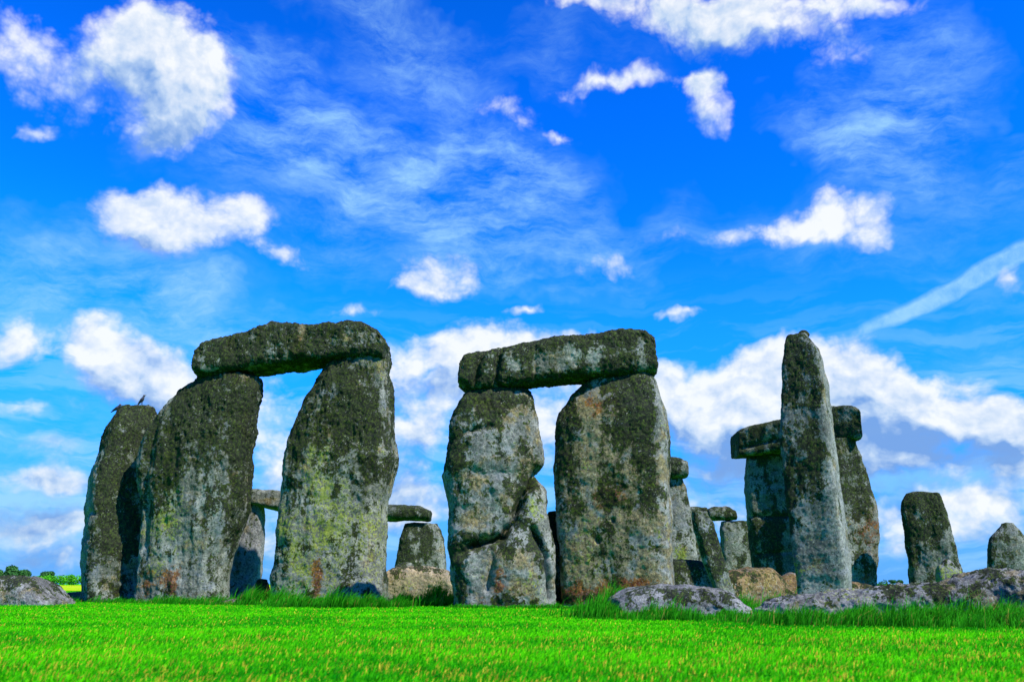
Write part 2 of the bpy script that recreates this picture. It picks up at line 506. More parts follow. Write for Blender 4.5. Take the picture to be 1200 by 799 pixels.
def finish_stone(name, V, F, D, mat, label, cat, seed, amp, res, cracks, bulges, paint, dark, rust, yel, origin, group, flute, shag):
    Ns = grid_normals(V, F)
    if (Ns * (V - V.mean(0))).sum() < 0:
        F = F[:, ::-1].copy()
        Ns = -Ns
    Q = V + seed * 13.7
    x, z = V[:, 0], V[:, 2]
    front = np.clip((-Ns[:, 1] - 0.12) * 3.5, 0, 1)
    # painted-in growths, and the pillar's painted light and dark faces, laid out on the stone itself
    g = np.zeros((len(V), 4))
    g[:, 3] = 0.22 + 0.25 * fbm(Q * 0.8 + 77, 3)
    zt = V[:, 2].max()
    rel = np.clip(V[:, 2] / zt, 0, 1)
    big = fbm(Q * 0.9 + 4, 4, 0.6)
    g[:, 0] = dark + 0.25 * big + 0.34 * (rel - 0.55) + 0.25 * np.clip(Ns[:, 2], 0, 1)
    g[:, 1] = rust + 0.22 * fbm(Q * 1.1 + 31, 3) - 0.10 * rel
    g[:, 2] = yel + 0.25 * fbm(Q * 1.0 + 57, 3)
    for ch, px, py, rx, ry, s in paint:
        c = at(px, py, D)
        k = D / F_PX * 1.05
        d = np.hypot((x - c.x) / (rx * k), (z - c.z) / (ry * k))
        g[:, 'dryt'.index(ch)] += s * (1.25 if ch == 'd' else 1.0) * np.clip(1.25 - d + 0.35 * fbm(Q * 2.0 + 90, 2), 0, 1)
    # relief
    d = amp * (0.075 * fbm(Q * 0.85, 3) + 0.050 * fbm(Q * 2.6 + 7, 4, 0.55) + 0.013 * billow(Q * 6.5 + 3, 3, 0.55))
    d = d + amp * 0.010 * fbm(Q * 19 + 1, 3, 0.6)
    d = d - amp * 0.055 * np.clip(perlin(Q * 8.5 + 40) - 0.22, 0, 1) - amp * 0.05 * np.clip(perlin(Q * 16 + 80) - 0.24, 0, 1)
    rough = np.clip(g[:, 0] * 1.2, 0.15, 1.2)
    patchy = np.clip(0.55 + 1.3 * perlin(Q * 2.3 + 61), 0.1, 1.3)
    d = d - amp * shag * rough * patchy * 0.060 * np.clip(fbm(Q * np.array([13, 13, 9]) + 0.12 * perlin(Q * 5)[:, None], 3, 0.7) + 0.05, 0, 1)
    d = d + amp * shag * rough * 0.030 * fbm(Q * np.array([4.5, 4.5, 1.6]) + 15, 3, 0.6)
    if flute:
        d = d + flute * fbm(Q * np.array([3.2, 3.2, 0.35]), 3) * 0.10
    for pts, w, dep in cracks:
        pp = [(p.x, p.z) for p in (at(a, b, D) for a, b in pts)]
        wob = 0.05 * fbm(Q * 4.0, 2)
        dist = np.abs(seg_dist(x, z, pp) + wob)
        d = d - dep * np.exp(-(dist / w) ** 1.25) * front
    for px, py, rx, ry, s in bulges:
        c = at(px, py, D)
        k = D / F_PX * 1.05
        dist = np.hypot((x - c.x) / (rx * k), (z - c.z) / (ry * k))
        d = d + s * np.clip(1 - dist ** 2, 0, 1) ** 1.2 * front
    V = V + Ns * d[:, None]
    o = mesh_obj(name, V, F, mat, origin=origin)
    ca = o.data.attributes.new('growth', 'FLOAT_COLOR', 'POINT')
    g4 = np.clip(g, 0, 1).astype(np.float32)
    ca.data.foreach_set('color', g4.ravel())
    set_props(o, label, cat, group)
    return o


def upright(label, rows, D, asp=0.5, yaw=0.0, expo=4.0, mat=None, name='standing_stone', cat='standing stone', seed=1.0, amp=1.0,
            cracks=(), bulges=(), paint=(), dark=0.4, rust=0.1, yel=0.15, top=0.14, flute=0.0, shag=1.0, group='standing stones', smooth=0.12, sink=0.3, fine=1.25):
    """rows: (photo row, left column, right column) down the stone; D: distance of its middle"""
    res = max(D / F_PX * fine, 0.02)
    rows = sorted(rows)
    zs = np.array([at(600, r[0], D).z for r in rows])[::-1]
    xl = np.array([r[1] for r in rows], float)[::-1]
    xr = np.array([r[2] for r in rows], float)[::-1]
    zlo = min(-sink, zs[0])
    zz = np.arange(zlo, zs[-1], res)
    k = int(smooth / res)
    L = smooth1(np.interp(zz, zs, xl), k)
    R = smooth1(np.interp(zz, zs, xr), k)
    wmax = (R - L).max() * D / F_PX
    per = 2 * wmax * (1 + asp)
    n = int(per / (res * 1.15))
    ux, uy = unit_ring(asp, expo, n)
    ca, sa = math.cos(yaw), math.sin(yaw)
    rx, ry = ux * ca - uy * sa, ux * sa + uy * ca
    a = (R - L) / 2 * D / F_PX
    cx = (L + R) / 2
    cx = (cx - 600) / F_PX * D
    for _ in range(6):          # fit each section so that its two edges stand where the outline says
        X = cx[:, None] + a[:, None] * rx[None]
        Y = D + a[:, None] * ry[None]
        pz = CAM_H * 0 + (zz - CAM_H)[:, None]
        U = 600 + F_PX * X / (Y * CP + pz * SP)
        lo, hi = U.min(1), U.max(1)
        a = a * (R - L) / (hi - lo)
        cx = cx + ((L + R) / 2 - (lo + hi) / 2) * D / F_PX
    # rounded shoulders above the last row
    m = max(4, int(top * 2.0 / res))
    th = np.linspace(0, math.pi / 2, m + 1)[1:]
    th[-1] = math.pi / 2 * 0.995
    zz2 = np.concatenate([zz, zz[-1] + top * np.sin(th)])
    a2 = np.concatenate([a, a[-1] * np.cos(th) ** 0.55])
    cx2 = np.concatenate([cx, np.full(m, cx[-1])])
    V = np.stack([cx2[:, None] + a2[:, None] * rx[None], D + a2[:, None] * ry[None], np.repeat(zz2[:, None], n, 1)], -1).reshape(-1, 3)
    F = grid_faces(len(zz2), n)
    base = (float(cx[len(cx) // 4]), D, 0.0)
    return finish_stone(name, V, F, D, mat or M_STONE, label, cat, seed, amp, res, cracks, bulges, paint, dark, rust, yel, base, group, flute, shag)


def lying(label, cols, D0, D1, depth, expo=5.0, mat=None, name='lintel_stone', cat='lintel stone', seed=1.0, amp=1.0, ground=False,
          cracks=(), bulges=(), paint=(), dark=0.45, rust=0.06, yel=0.12, shag=1.0, group='lintel stones', smooth=0.10, lift=None, endcap=0.10, fine=1.25):
    """cols: (photo column, top row, bottom row) along the stone; D0/D1: distance of its front face at both ends.
    ground: the stone lies on the turf, so its bottom goes below it"""
    cols = sorted(cols)
    Dm = (D0 + D1) / 2
    res = max(Dm / F_PX * fine, 0.018)
    cxs = np.array([c[0] for c in cols], float)
    Ds = D0 + (D1 - D0) * (cxs - cxs[0]) / (cxs[-1] - cxs[0])
    shift = depth / 2
    pt = [at(c[0], c[1], d + (shift * 0.6 if ground else 0)) for c, d in zip(cols, Ds)]
    pb = [at(c[0], c[2], d) for c, d in zip(cols, Ds)]
    xs = np.array([p.x for p in pt])
    zt = np.array([p.z for p in pt])
    zb = np.array([p.z for p in pb]) if not ground else np.full(len(cols), -0.25)
    s = np.arange(xs[0], xs[-1], res)
    k = int(smooth / res)
    ZT = smooth1(np.interp(s, xs, zt), k)
    ZB = smooth1(np.interp(s, xs, zb), k)
    DD = np.interp(s, xs, Ds) + shift
    h = (ZT - ZB) / 2
    asp = depth / 2 / h.max()
    n = int(2 * (depth + 2 * h.max()) / (res * 1.15))
    uz, uy = unit_ring(asp, expo, n)          # uz in -1..1, uy in units of max half-height
    uy = uy * h.max()
    m = max(4, int(endcap * 2 / res))
    th = np.linspace(0, math.pi / 2, m + 1)[1:]
    th[-1] = math.pi / 2 * 0.995
    xs_all = np.concatenate([(s[0] - endcap * np.sin(th))[::-1], s, s[-1] + endcap * np.sin(th)])
    sc = np.concatenate([(np.cos(th) ** 0.5)[::-1], np.ones(len(s)), np.cos(th) ** 0.5])
    pad = lambda v: np.concatenate([np.full(m, v[0]), v, np.full(m, v[-1])])
    H, Zc, Dc = pad(h), pad((ZT + ZB) / 2), pad(DD)
    V = np.stack([np.repeat(xs_all[:, None], n, 1), Dc[:, None] + sc[:, None] * uy[None], Zc[:, None] + (sc * H)[:, None] * uz[None]], -1).reshape(-1, 3)
    F = grid_faces(len(xs_all), n)
    base = (float(s.mean()), float(DD.mean()), 0.0 if ground else float(ZB.min()))
    return finish_stone(name, V, F, Dm, mat or M_STONE, label, cat, seed, amp, res, cracks, bulges, paint, dark, rust, yel, base, group, 0.0, shag)


# ---- trilithon on the left
D_T1 = ground_d(707) + 0.6
upright('broad leaning grey stone with two birds on its top, leftmost standing stone',
        [(478, 140, 180), (486, 132, 185), (503, 123, 190), (535, 114, 192), (563, 103, 194), (596, 98, 195), (628, 97, 196), (674, 94, 196), (702, 94, 196)],
        D_T1 + 1.5, 0.75, 0.62, 4.5, seed=1, dark=0.40, yel=.05,
        paint=[('d', 150, 490, 45, 40, .55), ('d', 150, 600, 26, 110, .45), ('d', 112, 600, 14, 70, -.5), ('r', 150, 690, 18, 30, .4), ('r', 105, 690, 10, 40, .45), ('d', 120, 520, 20, 40, .3)],
        cracks=[([(103, 615), (115, 600), (128, 605)], .05, .10)], top=.10)
upright('massive ridged upright under the left lintel, its moss running down in streaks',
        [(443, 232, 306), (454, 214, 309), (462, 205, 309), (476, 192, 303), (490, 183, 301), (512, 170, 300), (535, 162, 295), (560, 160, 294), (596, 164, 292), (614, 163, 287), (647, 162, 276), (674, 159, 270), (703, 157, 271)],
        D_T1 + 0.5, 0.5, -0.15, 3.6, seed=2, dark=0.46, flute=0.7, shag=1.5, yel=.2,
        paint=[('d', 245, 500, 50, 60, .3), ('d', 265, 470, 40, 40, .3), ('d', 195, 560, 14, 70, .25), ('d', 215, 640, 20, 40, -.25), ('d', 240, 620, 30, 60, -.2), ('y', 200, 590, 24, 70, .35), ('r', 210, 684, 18, 22, .68), ('r', 178, 684, 12, 26, .5), ('r', 250, 600, 12, 50, .3), ('d', 288, 560, 10, 120, .4)],
        cracks=[([(285, 610), (277, 640), (270, 665)], .09, .22), ([(190, 500), (178, 560), (176, 640)], .12, .10)], top=.08)
upright('tall tapering upright under the right end of the left lintel, green and grey streaks',
        [(418, 392, 454), (424, 386, 456), (438, 376, 457), (461, 360, 462), (494, 346, 463), (521, 336, 465), (536, 332, 468), (549, 330, 466), (572, 329, 459), (591, 328, 455), (619, 325, 454), (651, 319, 454), (674, 316, 455), (710, 319, 457)],
        D_T1 + 0.5, 0.52, -0.12, 3.8, seed=3, dark=0.36, flute=0.35, shag=1.5, yel=.30,
        paint=[('d', 375, 500, 40, 50, .5), ('d', 425, 500, 26, 50, .3), ('d', 400, 440, 34, 26, .25), ('d', 390, 620, 50, 60, -.15), ('y', 385, 560, 26, 90, .22), ('y', 410, 650, 50, 60, .2), ('y', 345, 640, 20, 50, .2), ('d', 440, 560, 12, 60, .35), ('d', 350, 560, 10, 60, .3), ('r', 378, 676, 10, 34, .75), ('r', 325, 660, 10, 50, .35), ('r', 415, 700, 16, 24, .4), ('d', 440, 620, 20, 60, -.2), ('d', 440, 700, 16, 10, .3)], top=.06)
lying('long mossy lintel capping the left trilithon, ochre streak on its face',
      [(227, 407, 434), (233, 400, 438), (246, 392, 437), (285, 384, 431), (315, 374, 427), (345, 374, 423), (372, 375, 419), (393, 373, 417), (408, 370, 416), (430, 374, 418), (444, 384, 420), (450, 396, 420)],
      D_T1 - 0.15, D_T1 - 0.1, 1.5, seed=4, dark=0.62, shag=1.6, yel=.1, endcap=.05,
      paint=[('r', 352, 392, 6, 30, .55), ('t', 352, 392, 7, 30, .9), ('d', 352, 395, 6, 30, -.5), ('d', 410, 398, 30, 20, -.25), ('y', 400, 395, 60, 20, .2)],
      cracks=[([(398, 374), (388, 392), (384, 410)], .07, .10), ([(338, 376), (334, 392)], .06, .06)])

# ---- trilithon in the middle
D_T2 = ground_d(712) + 0.45
upright('bulging cracked upright with a broken lower corner under the middle lintel',
        [(453, 560, 615), (458, 550, 622), (469, 540, 628), (485, 532, 630), (499, 528, 631), (522, 527, 637), (538, 525, 638), (546, 521, 637), (552, 520, 630), (558, 519, 625), (565, 520, 630), (575, 522, 639), (601, 526, 641), (620, 526, 646), (640, 526, 649), (661, 528, 651), (680, 530, 652), (712, 533, 652)],
        D_T2 + 0.4, 0.48, 0.10, 3.6, mat=M_SMOOTH, seed=5, dark=0.28, yel=.1, smooth=.06,
        paint=[('d', 575, 470, 45, 28, .6), ('d', 535, 500, 14, 60, .35), ('d', 550, 620, 30, 40, .2), ('d', 615, 500, 14, 40, .3), ('t', 590, 490, 40, 24, .4), ('t', 555, 600, 24, 60, .3), ('t', 610, 570, 24, 60, .35), ('r', 600, 520, 20, 34, .2), ('r', 560, 700, 30, 14, .3), ('r', 612, 700, 30, 14, .5), ('d', 575, 640, 40, 14, .4), ('y', 620, 590, 20, 40, .4), ('y', 625, 700, 24, 30, .3), ('r', 585, 680, 10, 14, .7), ('d', 540, 680, 12, 40, .4), ('d', 628, 640, 14, 30, .3), ('t', 610, 670, 30, 40, .35), ('d', 600, 705, 40, 10, .25)],
        cracks=[([(630, 556), (612, 588), (600, 615), (590, 630), (553, 641)], .07, .34), ([(590, 632), (578, 655), (571, 690)], .05, .13), ([(626, 622), (640, 655), (648, 700)], .055, .34), ([(545, 512), (575, 505)], .05, .07), ([(553, 641), (540, 650)], .06, .12)],
        bulges=[(612, 668, 36, 46, .16), (622, 595, 14, 34, .10), (575, 525, 62, 85, .14)], top=.08)
upright('wide flat-faced upright with rusty foot under the right end of the middle lintel',
        [(440, 700, 763), (446, 686, 768), (456, 675, 772), (467, 665, 776), (480, 658, 780), (494, 652, 783), (504, 651, 785), (522, 651, 786), (550, 647, 786), (582, 650, 787), (620, 653, 788), (661, 657, 789), (682, 658, 790), (712, 660, 790)],
        D_T2 + 0.4, 0.45, -0.30, 4.6, mat=M_SMOOTH, amp=.75, seed=6, dark=0.24, yel=.18, rust=.12,
        paint=[('d', 735, 480, 26, 60, .5), ('d', 750, 560, 20, 80, .4), ('d', 665, 520, 16, 80, .3), ('d', 660, 600, 16, 50, .3), ('r', 700, 480, 45, 30, .45), ('r', 712, 582, 30, 18, .75), ('r', 690, 698, 44, 18, 1.05), ('r', 735, 690, 40, 16, .7), ('d', 690, 700, 50, 14, .3), ('d', 765, 640, 14, 50, -.4), ('t', 715, 580, 80, 150, .30), ('t', 700, 560, 45, 90, .45), ('r', 700, 610, 14, 30, .35), ('t', 690, 660, 50, 40, .5), ('d', 700, 500, 26, 22, -.2), ('d', 668, 470, 20, 60, .25), ('y', 690, 640, 40, 50, .2), ('d', 690, 540, 20, 30, -.2)],
        bulges=[(698, 634, 4, 5, -.12), (715, 611, 3, 4, -.1)], top=.08)
lying('thick grooved lintel capping the middle trilithon, grey patches on its face',
      [(538, 420, 444), (543, 413, 450), (550, 411, 453), (563, 409, 453), (586, 402, 451), (605, 400, 450), (625, 397, 446), (644, 392, 444), (662, 388, 442), (685, 389, 439), (708, 385, 439), (731, 381, 436), (750, 381, 435), (760, 383, 434), (768, 392, 433)],
      D_T2 - 0.2, D_T2 - 0.1, 1.15, seed=7, dark=0.54, shag=1.2, endcap=.05,
      paint=[('d', 600, 405, 60, 10, .3), ('d', 700, 388, 70, 10, .35), ('d', 700, 412, 40, 12, -.35), ('d', 600, 425, 12, 20, -.3), ('d', 665, 418, 20, 16, -.25), ('d', 650, 445, 90, 8, .3)],
      cracks=[([(567, 408), (560, 428), (556, 452)], .05, .16), ([(588, 401), (583, 425), (581, 450)], .05, .14), ([(627, 397), (628, 446)], .04, .06)])

# ---- tall single stone
D_TALL = 20.0
upright('tallest lone pillar with a small knob on top and a sharp front edge',
        [(394, 922, 947), (400, 921, 952), (410, 919, 961), (425, 917, 965), (447, 916, 970), (478, 915, 974), (519, 914, 979), (541, 916, 982), (586, 921, 988), (622, 926, 993), (658, 930, 997), (681, 933, 998), (715, 935, 1000)],
        D_TALL, 0.76, -0.52, 9.0, mat=M_SMOOTH, seed=8, dark=0.28, shag=1.2, yel=.05, amp=.55, smooth=.08,
        paint=[('d', 935, 450, 26, 70, .4), ('d', 978, 600, 16, 160, -.45), ('d', 962, 450, 10, 60, -.25), ('d', 938, 560, 26, 70, .25), ('d', 945, 640, 22, 50, -.3), ('y', 925, 680, 14, 40, .5), ('r', 960, 690, 40, 10, .3), ('d', 925, 560, 12, 80, .2)], top=.05)  # growth thinned on the right face, thickened in front: lit and shaded sides painted

# ---- trilithon at the back right
D_T3 = 26.0
upright('dark upright half behind the tall pillar, under the left end of the far lintel',
        [(532, 876, 930), (540, 874, 931), (564, 872, 932), (604, 874, 934), (640, 878, 936), (663, 880, 938), (704, 880, 940)],
        D_T3 + 1.2, 0.5, 0.1, 4.5, seed=9, dark=.42, yel=.05, paint=[('y', 895, 560, 14, 40, .25), ('d', 900, 640, 40, 40, .3)],
        cracks=[([(872, 606), (935, 606)], .06, .10), ([(875, 650), (935, 646)], .06, .08)], amp=.8, top=.06)
upright('brown and mossy upright behind the tall pillar, under the right end of the far lintel',
        [(514, 966, 1003), (525, 966, 1006), (559, 966, 1018), (595, 968, 1027), (631, 970, 1032), (658, 970, 1030), (683, 970, 1028), (704, 970, 1028)],
        D_T3 - 0.6, 0.5, 0.1, 3.8, seed=10, dark=.34, yel=.2, rust=.22, paint=[('r', 1010, 620, 26, 40, .4), ('r', 1015, 680, 24, 30, .4), ('d', 995, 560, 26, 60, .35)], top=.06)
lying('far lintel crossing behind the tall pillar, its left end lower',
      [(866, 505, 533), (870, 501, 534), (890, 496, 531), (914, 491, 527), (945, 483, 521), (975, 474, 515), (990, 473, 514), (1003, 474, 515), (1009, 479, 514)],
      D_T3 + 0.7, D_T3 - 1.1, 1.2, seed=11, dark=.55, yel=.1, amp=.6, expo=8, endcap=.03,
      cracks=[([(866, 522), (914, 512)], .06, .10)])

# ---- right of the middle trilithon
upright('speckled pale stone close behind the middle trilithon with a round block on top',
        [(563, 772, 800), (570, 770, 805), (601, 768, 811), (640, 766, 816), (658, 766, 818), (704, 766, 820)], 24.5, .5, -.1, 3.6, seed=12, dark=.14, yel=.2, amp=.7,
        paint=[('y', 795, 650, 10, 14, .5)], top=.10)
lying('small rounded block perched on the speckled pale stone',
      [(776, 536, 558), (784, 534, 559), (798, 535, 559), (805, 539, 558)], 24.1, 24.1, .8, name='lintel_stone', seed=13, dark=.4, amp=.7, endcap=.05, expo=3)
upright('slim stone leaning to the left, narrowest of the standing stones',
        [(601, 812, 829), (606, 810, 832), (615, 811, 836), (640, 817, 846), (661, 822, 854), (687, 832, 861), (698, 836, 864), (712, 840, 868)], 16.8, .7, .2, 3.2, seed=14, dark=.52, yel=.05, amp=.7, rust=.2,
        paint=[('y', 850, 680, 10, 20, .25)], top=.06)
upright('squat blotched stone left of the dark upright, carrying two small lintels',
        [(611, 844, 876), (620, 843, 878), (661, 846, 881), (704, 846, 883)], 31.5, .5, 0, 4, seed=15, dark=.36, amp=.8, top=.05,
        paint=[('d', 862, 635, 12, 16, -.4)])
lying('small lintel on the squat blotched stone, right one of the pair',
      [(832, 596, 608), (838, 593, 609), (855, 592, 609), (863, 598, 608)], 31.2, 31.2, 1.0, seed=16, dark=.5, amp=.7, endcap=.04, expo=3.2)
lying('small flat lintel above the top of the leaning slim stone, left one of the pair',
      [(806, 594, 602), (815, 592, 602), (829, 593, 602)], 31.3, 31.3, 1.0, seed=17, dark=.5, amp=.6, endcap=.04, expo=3.2)
upright('narrow dark sliver of stone behind the leaning slim stone, under the flat left lintel', [(604, 806, 824), (640, 806, 826), (704, 806, 828)], 31.6, .5, 0, 4, seed=18, dark=.4, amp=.7, top=.04)
lying('dark low block lying between the middle trilithon and the leaning slim stone',
      [(778, 658, 690), (790, 655, 690), (815, 655, 690), (830, 660, 690)], 21.5, 21.5, .9, name='fallen_stone', cat='fallen stone', group='fallen stones', ground=True, endcap=.13, seed=19, dark=.62, amp=.7, rust=.2)
lying('orange-brown boulder at the foot of the dark upright',
      [(850, 674, 700), (858, 667, 700), (880, 664, 700), (904, 666, 700), (914, 672, 700), (922, 684, 700)], 17.8, 18.4, 1.0, name='fallen_stone', cat='fallen stone', group='fallen stones', ground=True, endcap=.13, seed=20, dark=.02, rust=.25, yel=0, mat=M_BROWN, amp=.9, expo=3)
lying('small ochre rock tucked against the left side of the tall pillar',
      [(908, 682, 700), (918, 674, 700), (930, 670, 700), (945, 676, 700)], 21.5, 21.5, .7, name='fallen_stone', cat='fallen stone', group='fallen stones', ground=True, endcap=.13, seed=21, dark=.12, rust=.3, yel=.2, mat=M_BROWN, amp=.7, expo=3)
lying('low ochre rock against the right side of the tall pillar',
      [(980, 686, 700), (995, 681, 700), (1015, 683, 700), (1034, 690, 700)], 20.8, 20.8, .8, name='fallen_stone', cat='fallen stone', group='fallen stones', ground=True, endcap=.13, seed=22, dark=.05, rust=.4, yel=.1, mat=M_BROWN, amp=.7, expo=3)

# ---- far right pair
upright('dark lone stone with a slanting top, second standing stone from the right',
        [(579, 1062, 1102), (585, 1056, 1106), (605, 1057, 1111), (632, 1061, 1117), (660, 1064, 1124), (675, 1065, 1128), (704, 1066, 1134)], 24.0, .5, -.3, 4.5, seed=23, dark=.55, flute=0.4, amp=.8,
        paint=[('d', 1075, 600, 6, 30, -.25), ('d', 1100, 650, 10, 30, -.25), ('d', 1088, 600, 12, 40, .3), ('d', 1070, 650, 12, 40, .3)], top=.06)
upright('small round-topped stone at the far right', [(613, 1174, 1186), (618, 1169, 1193), (625, 1163, 1198), (635, 1157, 1202), (660, 1157, 1204), (704, 1157, 1206)], 25.0, .55, -.3, 4, seed=24, dark=.45, amp=.7,
        paint=[('d', 1190, 650, 10, 40, -.4)], top=.05)
lying('small pale green rock leaning at the foot of the slanting-topped stone', [(1104, 662, 690), (1108, 654, 690), (1116, 656, 690), (1124, 668, 690)], 22.0, 22.0, .4, name='fallen_stone', cat='fallen stone', group='fallen stones', ground=True, endcap=.13, seed=25,
      dark=.05, yel=.5, mat=M_PALE, amp=.4, expo=2.6)

# ---- seen through the left and middle gaps
upright('pale grey upright behind the left trilithon, seen through its opening', [(590, 262, 309), (600, 262, 310), (651, 262, 309), (670, 262, 308), (704, 262, 304)], 27.5, .5, 0, 4, seed=26, dark=.08, yel=.05, amp=.7, mat=M_PALE, top=.04)
lying('short grey lintel seen through the opening of the left trilithon', [(270, 571, 588), (295, 572, 591), (320, 573, 596), (345, 575, 597)], 27.0, 27.0, 1.0, seed=27, dark=.25, amp=.7, endcap=.04)
upright('small dark stump between the legs of the left trilithon', [(679, 302, 314), (684, 299, 317), (704, 297, 320)], 24.0, .7, 0, 3, name='stump_stone', cat='fallen stone', group='fallen stones', seed=28, dark=.6, amp=.6, top=.05)
lying('flat pale slab in the grass below the left trilithon', [(258, 704, 708), (270, 701, 708), (290, 701, 708), (299, 705, 708)], 20.6, 20.6, .5, name='fallen_stone', cat='fallen stone', group='fallen stones', ground=True, endcap=.13, seed=29, dark=.05, mat=M_BROWN, amp=.3, expo=2.6)
upright('mossy tapered stone between the two trilithons, under a flat lintel', [(613, 476, 512), (622, 472, 518), (630, 469, 521), (643, 465, 522), (661, 463, 523), (704, 460, 525)], 31.0, .5, 0, 4, seed=30, dark=.36, amp=.9, top=.06,
        paint=[('d', 475, 640, 8, 30, .4)])
lying('flat dark lintel with a rounded end between the two trilithons', [(420, 591, 607), (455, 590, 609), (490, 591, 610), (500, 595, 610), (503, 599, 609)], 30.5, 30.5, 1.1, seed=31, dark=.55, amp=.7, endcap=.05, expo=3)
lying('big sandy boulder lying between the two trilithons', [(448, 680, 712), (455, 668, 712), (470, 664, 712), (500, 664, 712), (522, 666, 712), (534, 676, 712)], 24.4, 24.4, 1.2, name='fallen_stone', cat='fallen stone', group='fallen stones', ground=True, endcap=.13, seed=32, dark=.12, rust=.12, amp=1.0, expo=3.6,
      paint=[('d', 500, 700, 45, 12, .6)], mat=stone_material('sandy_sarsen', (0.40, 0.31, 0.17), (0.17, 0.14, 0.09)))
lying('little round rock on the far side of the big sandy boulder', [(465, 662, 700), (472, 658, 700), (481, 660, 700)], 27.0, 27.0, .5, name='fallen_stone', cat='fallen stone', group='fallen stones', ground=True, endcap=.13, seed=33, dark=.3, amp=.5, expo=2.6)
upright('narrow stone glimpsed in the dark gap between the uprights of the middle trilithon', [(600, 641, 668), (640, 641, 669), (704, 641, 670)], 19.5, .5, 0, 4, seed=34, dark=.6, amp=.7, top=.06)

# ---- fallen stones in front
lying('low rounded mound of mauve-grey stone in front of the middle trilithon',
      [(723, 700, 720), (735, 690, 720), (755, 686, 720), (790, 685, 720), (820, 687, 720), (845, 691, 720), (860, 698, 720), (872, 712, 720)],
      12.6, 12.2, 1.5, name='fallen_stone', cat='fallen stone', group='fallen stones', ground=True, endcap=.07, seed=35, dark=.10, yel=.0, mat=M_PALE, amp=.8, expo=3.6, smooth=.10)
lying('long low fallen stone at the right running out of the picture',
      [(899, 712, 730), (908, 702, 730), (940, 695, 730), (985, 692, 730), (1020, 690, 730), (1060, 686, 730), (1090, 684, 730), (1115, 680, 730), (1135, 677, 730), (1145, 671, 730), (1165, 667, 730), (1200, 668, 730), (1260, 670, 730), (1300, 680, 730)],
      12.6, 11.2, 1.3, name='fallen_stone', cat='fallen stone', group='fallen stones', ground=True, endcap=.07, seed=36, dark=.12, mat=M_PALE, amp=1.5, expo=3.4, smooth=.06,
      paint=[('d', 1130, 700, 80, 16, .25), ('y', 1030, 700, 60, 12, .3)])
lying('long blue-grey fallen stone at the left edge of the picture',
      [(-90, 690, 706), (-60, 680, 706), (-20, 674, 706), (10, 675, 706), (26, 677, 706), (42, 683, 706), (56, 692, 706), (63, 701, 706)],
      20.5, 20.0, 1.6, name='fallen_stone', cat='fallen stone', group='fallen stones', ground=True, endcap=.13, seed=37, dark=.32, mat=M_PALE, amp=1.2, expo=3.4, smooth=.08)
lying('grey slab lying just left of the foot of the leftmost standing stone',
      [(60, 697, 706), (72, 694, 706), (90, 693, 706), (110, 695, 706)], 24.5, 24.5, 1.0, name='fallen_stone', cat='fallen stone', group='fallen stones', ground=True, endcap=.13, seed=38, dark=.15, amp=.5, expo=3, mat=M_BROWN, rust=0)

# ------------------------------------------------------------------ ground and field
def ground_material(name, c0, c1, c2, scale):
    m, t, bs, out = new_mat(name)
    g = t.node('ShaderNodeNewGeometry')
    P = g.outputs['Position']
    a = t.noise(P, scale, 8, 0.65)
    b = t.noise(P, scale * 0.13, 4, 0.6)
    fine = t.noise(P, scale * 11, 5, 0.7)
    col_ = t.mix(t.step(a, 0.35, 0.65), c0, c1)
    col_ = t.mix(t.math('MULTIPLY', t.step(b, 0.45, 0.65), 0.6), col_, c2)
    col_ = t.mix(t.step(fine, 0.55, 0.38), col_, tuple(v * 0.55 for v in c0))
    t.put(bs.inputs['Base Color'], col_)
    bs.inputs['Roughness'].default_value = 1.0
    bs.inputs['Specular IOR Level'].default_value = 0.0
    bp = t.node('ShaderNodeBump')
    bp.inputs['Strength'].default_value = 0.8
    bp.inputs['Distance'].default_value = 0.03
    t.put(bp.inputs['Height'], fine)
    t.put(bs.inputs['Normal'], bp.outputs[0])
    return m


def sheet(name, x0, x1, y0, y1, z, mat):
    o = mesh_obj(name, [(x0, y0, z), (x1, y0, z), (x1, y1, z), (x0, y1, z)], [(0, 1, 2, 3)], mat, smooth=False)
    o['kind'] = 'structure'
    return o


sheet('ground', -4000, 4000, -200, 6000, 0.0, ground_material('turf', (0.02, 0.30, 0.003), (0.06, 0.50, 0.003), (0.11, 0.52, 0.004), 3.0))
sheet('field', -900, 900, 60, 330, 0.03, ground_material('hay_field', (0.26, 0.42, 0.008), (0.32, 0.48, 0.012), (0.38, 0.42, 0.03), 0.15))


# ------------------------------------------------------------------ grass
def grass_material(name):
    m = bpy.data.materials.new(name)
    m.use_nodes = True
    m.node_tree.nodes.clear()
    t = NT(m.node_tree)
    out = t.node('ShaderNodeOutputMaterial')
    a = t.node('ShaderNodeAttribute', attribute_name='tint')
    df = t.node('ShaderNodeBsdfPrincipled')
    df.inputs['Roughness'].default_value = 0.55
    df.inputs['Specular IOR Level'].default_value = 0.03
    tr = t.node('ShaderNodeBsdfTranslucent')
    t.put(df.inputs['Base Color'], a.outputs['Color'])
    t.put(tr.inputs['Color'], t.mix(1.0, a.outputs['Color'], (1.2, 1.1, 0.6), 'MULTIPLY'))
    mx = t.node('ShaderNodeMixShader')
    mx.inputs[0].default_value = 0.45
    t.l.new(df.outputs[0], mx.inputs[1]); t.l.new(tr.outputs[0], mx.inputs[2])
    t.l.new(mx.outputs[0], out.inputs['Surface'])
    return m


M_GRASS = grass_material('grass_blades')


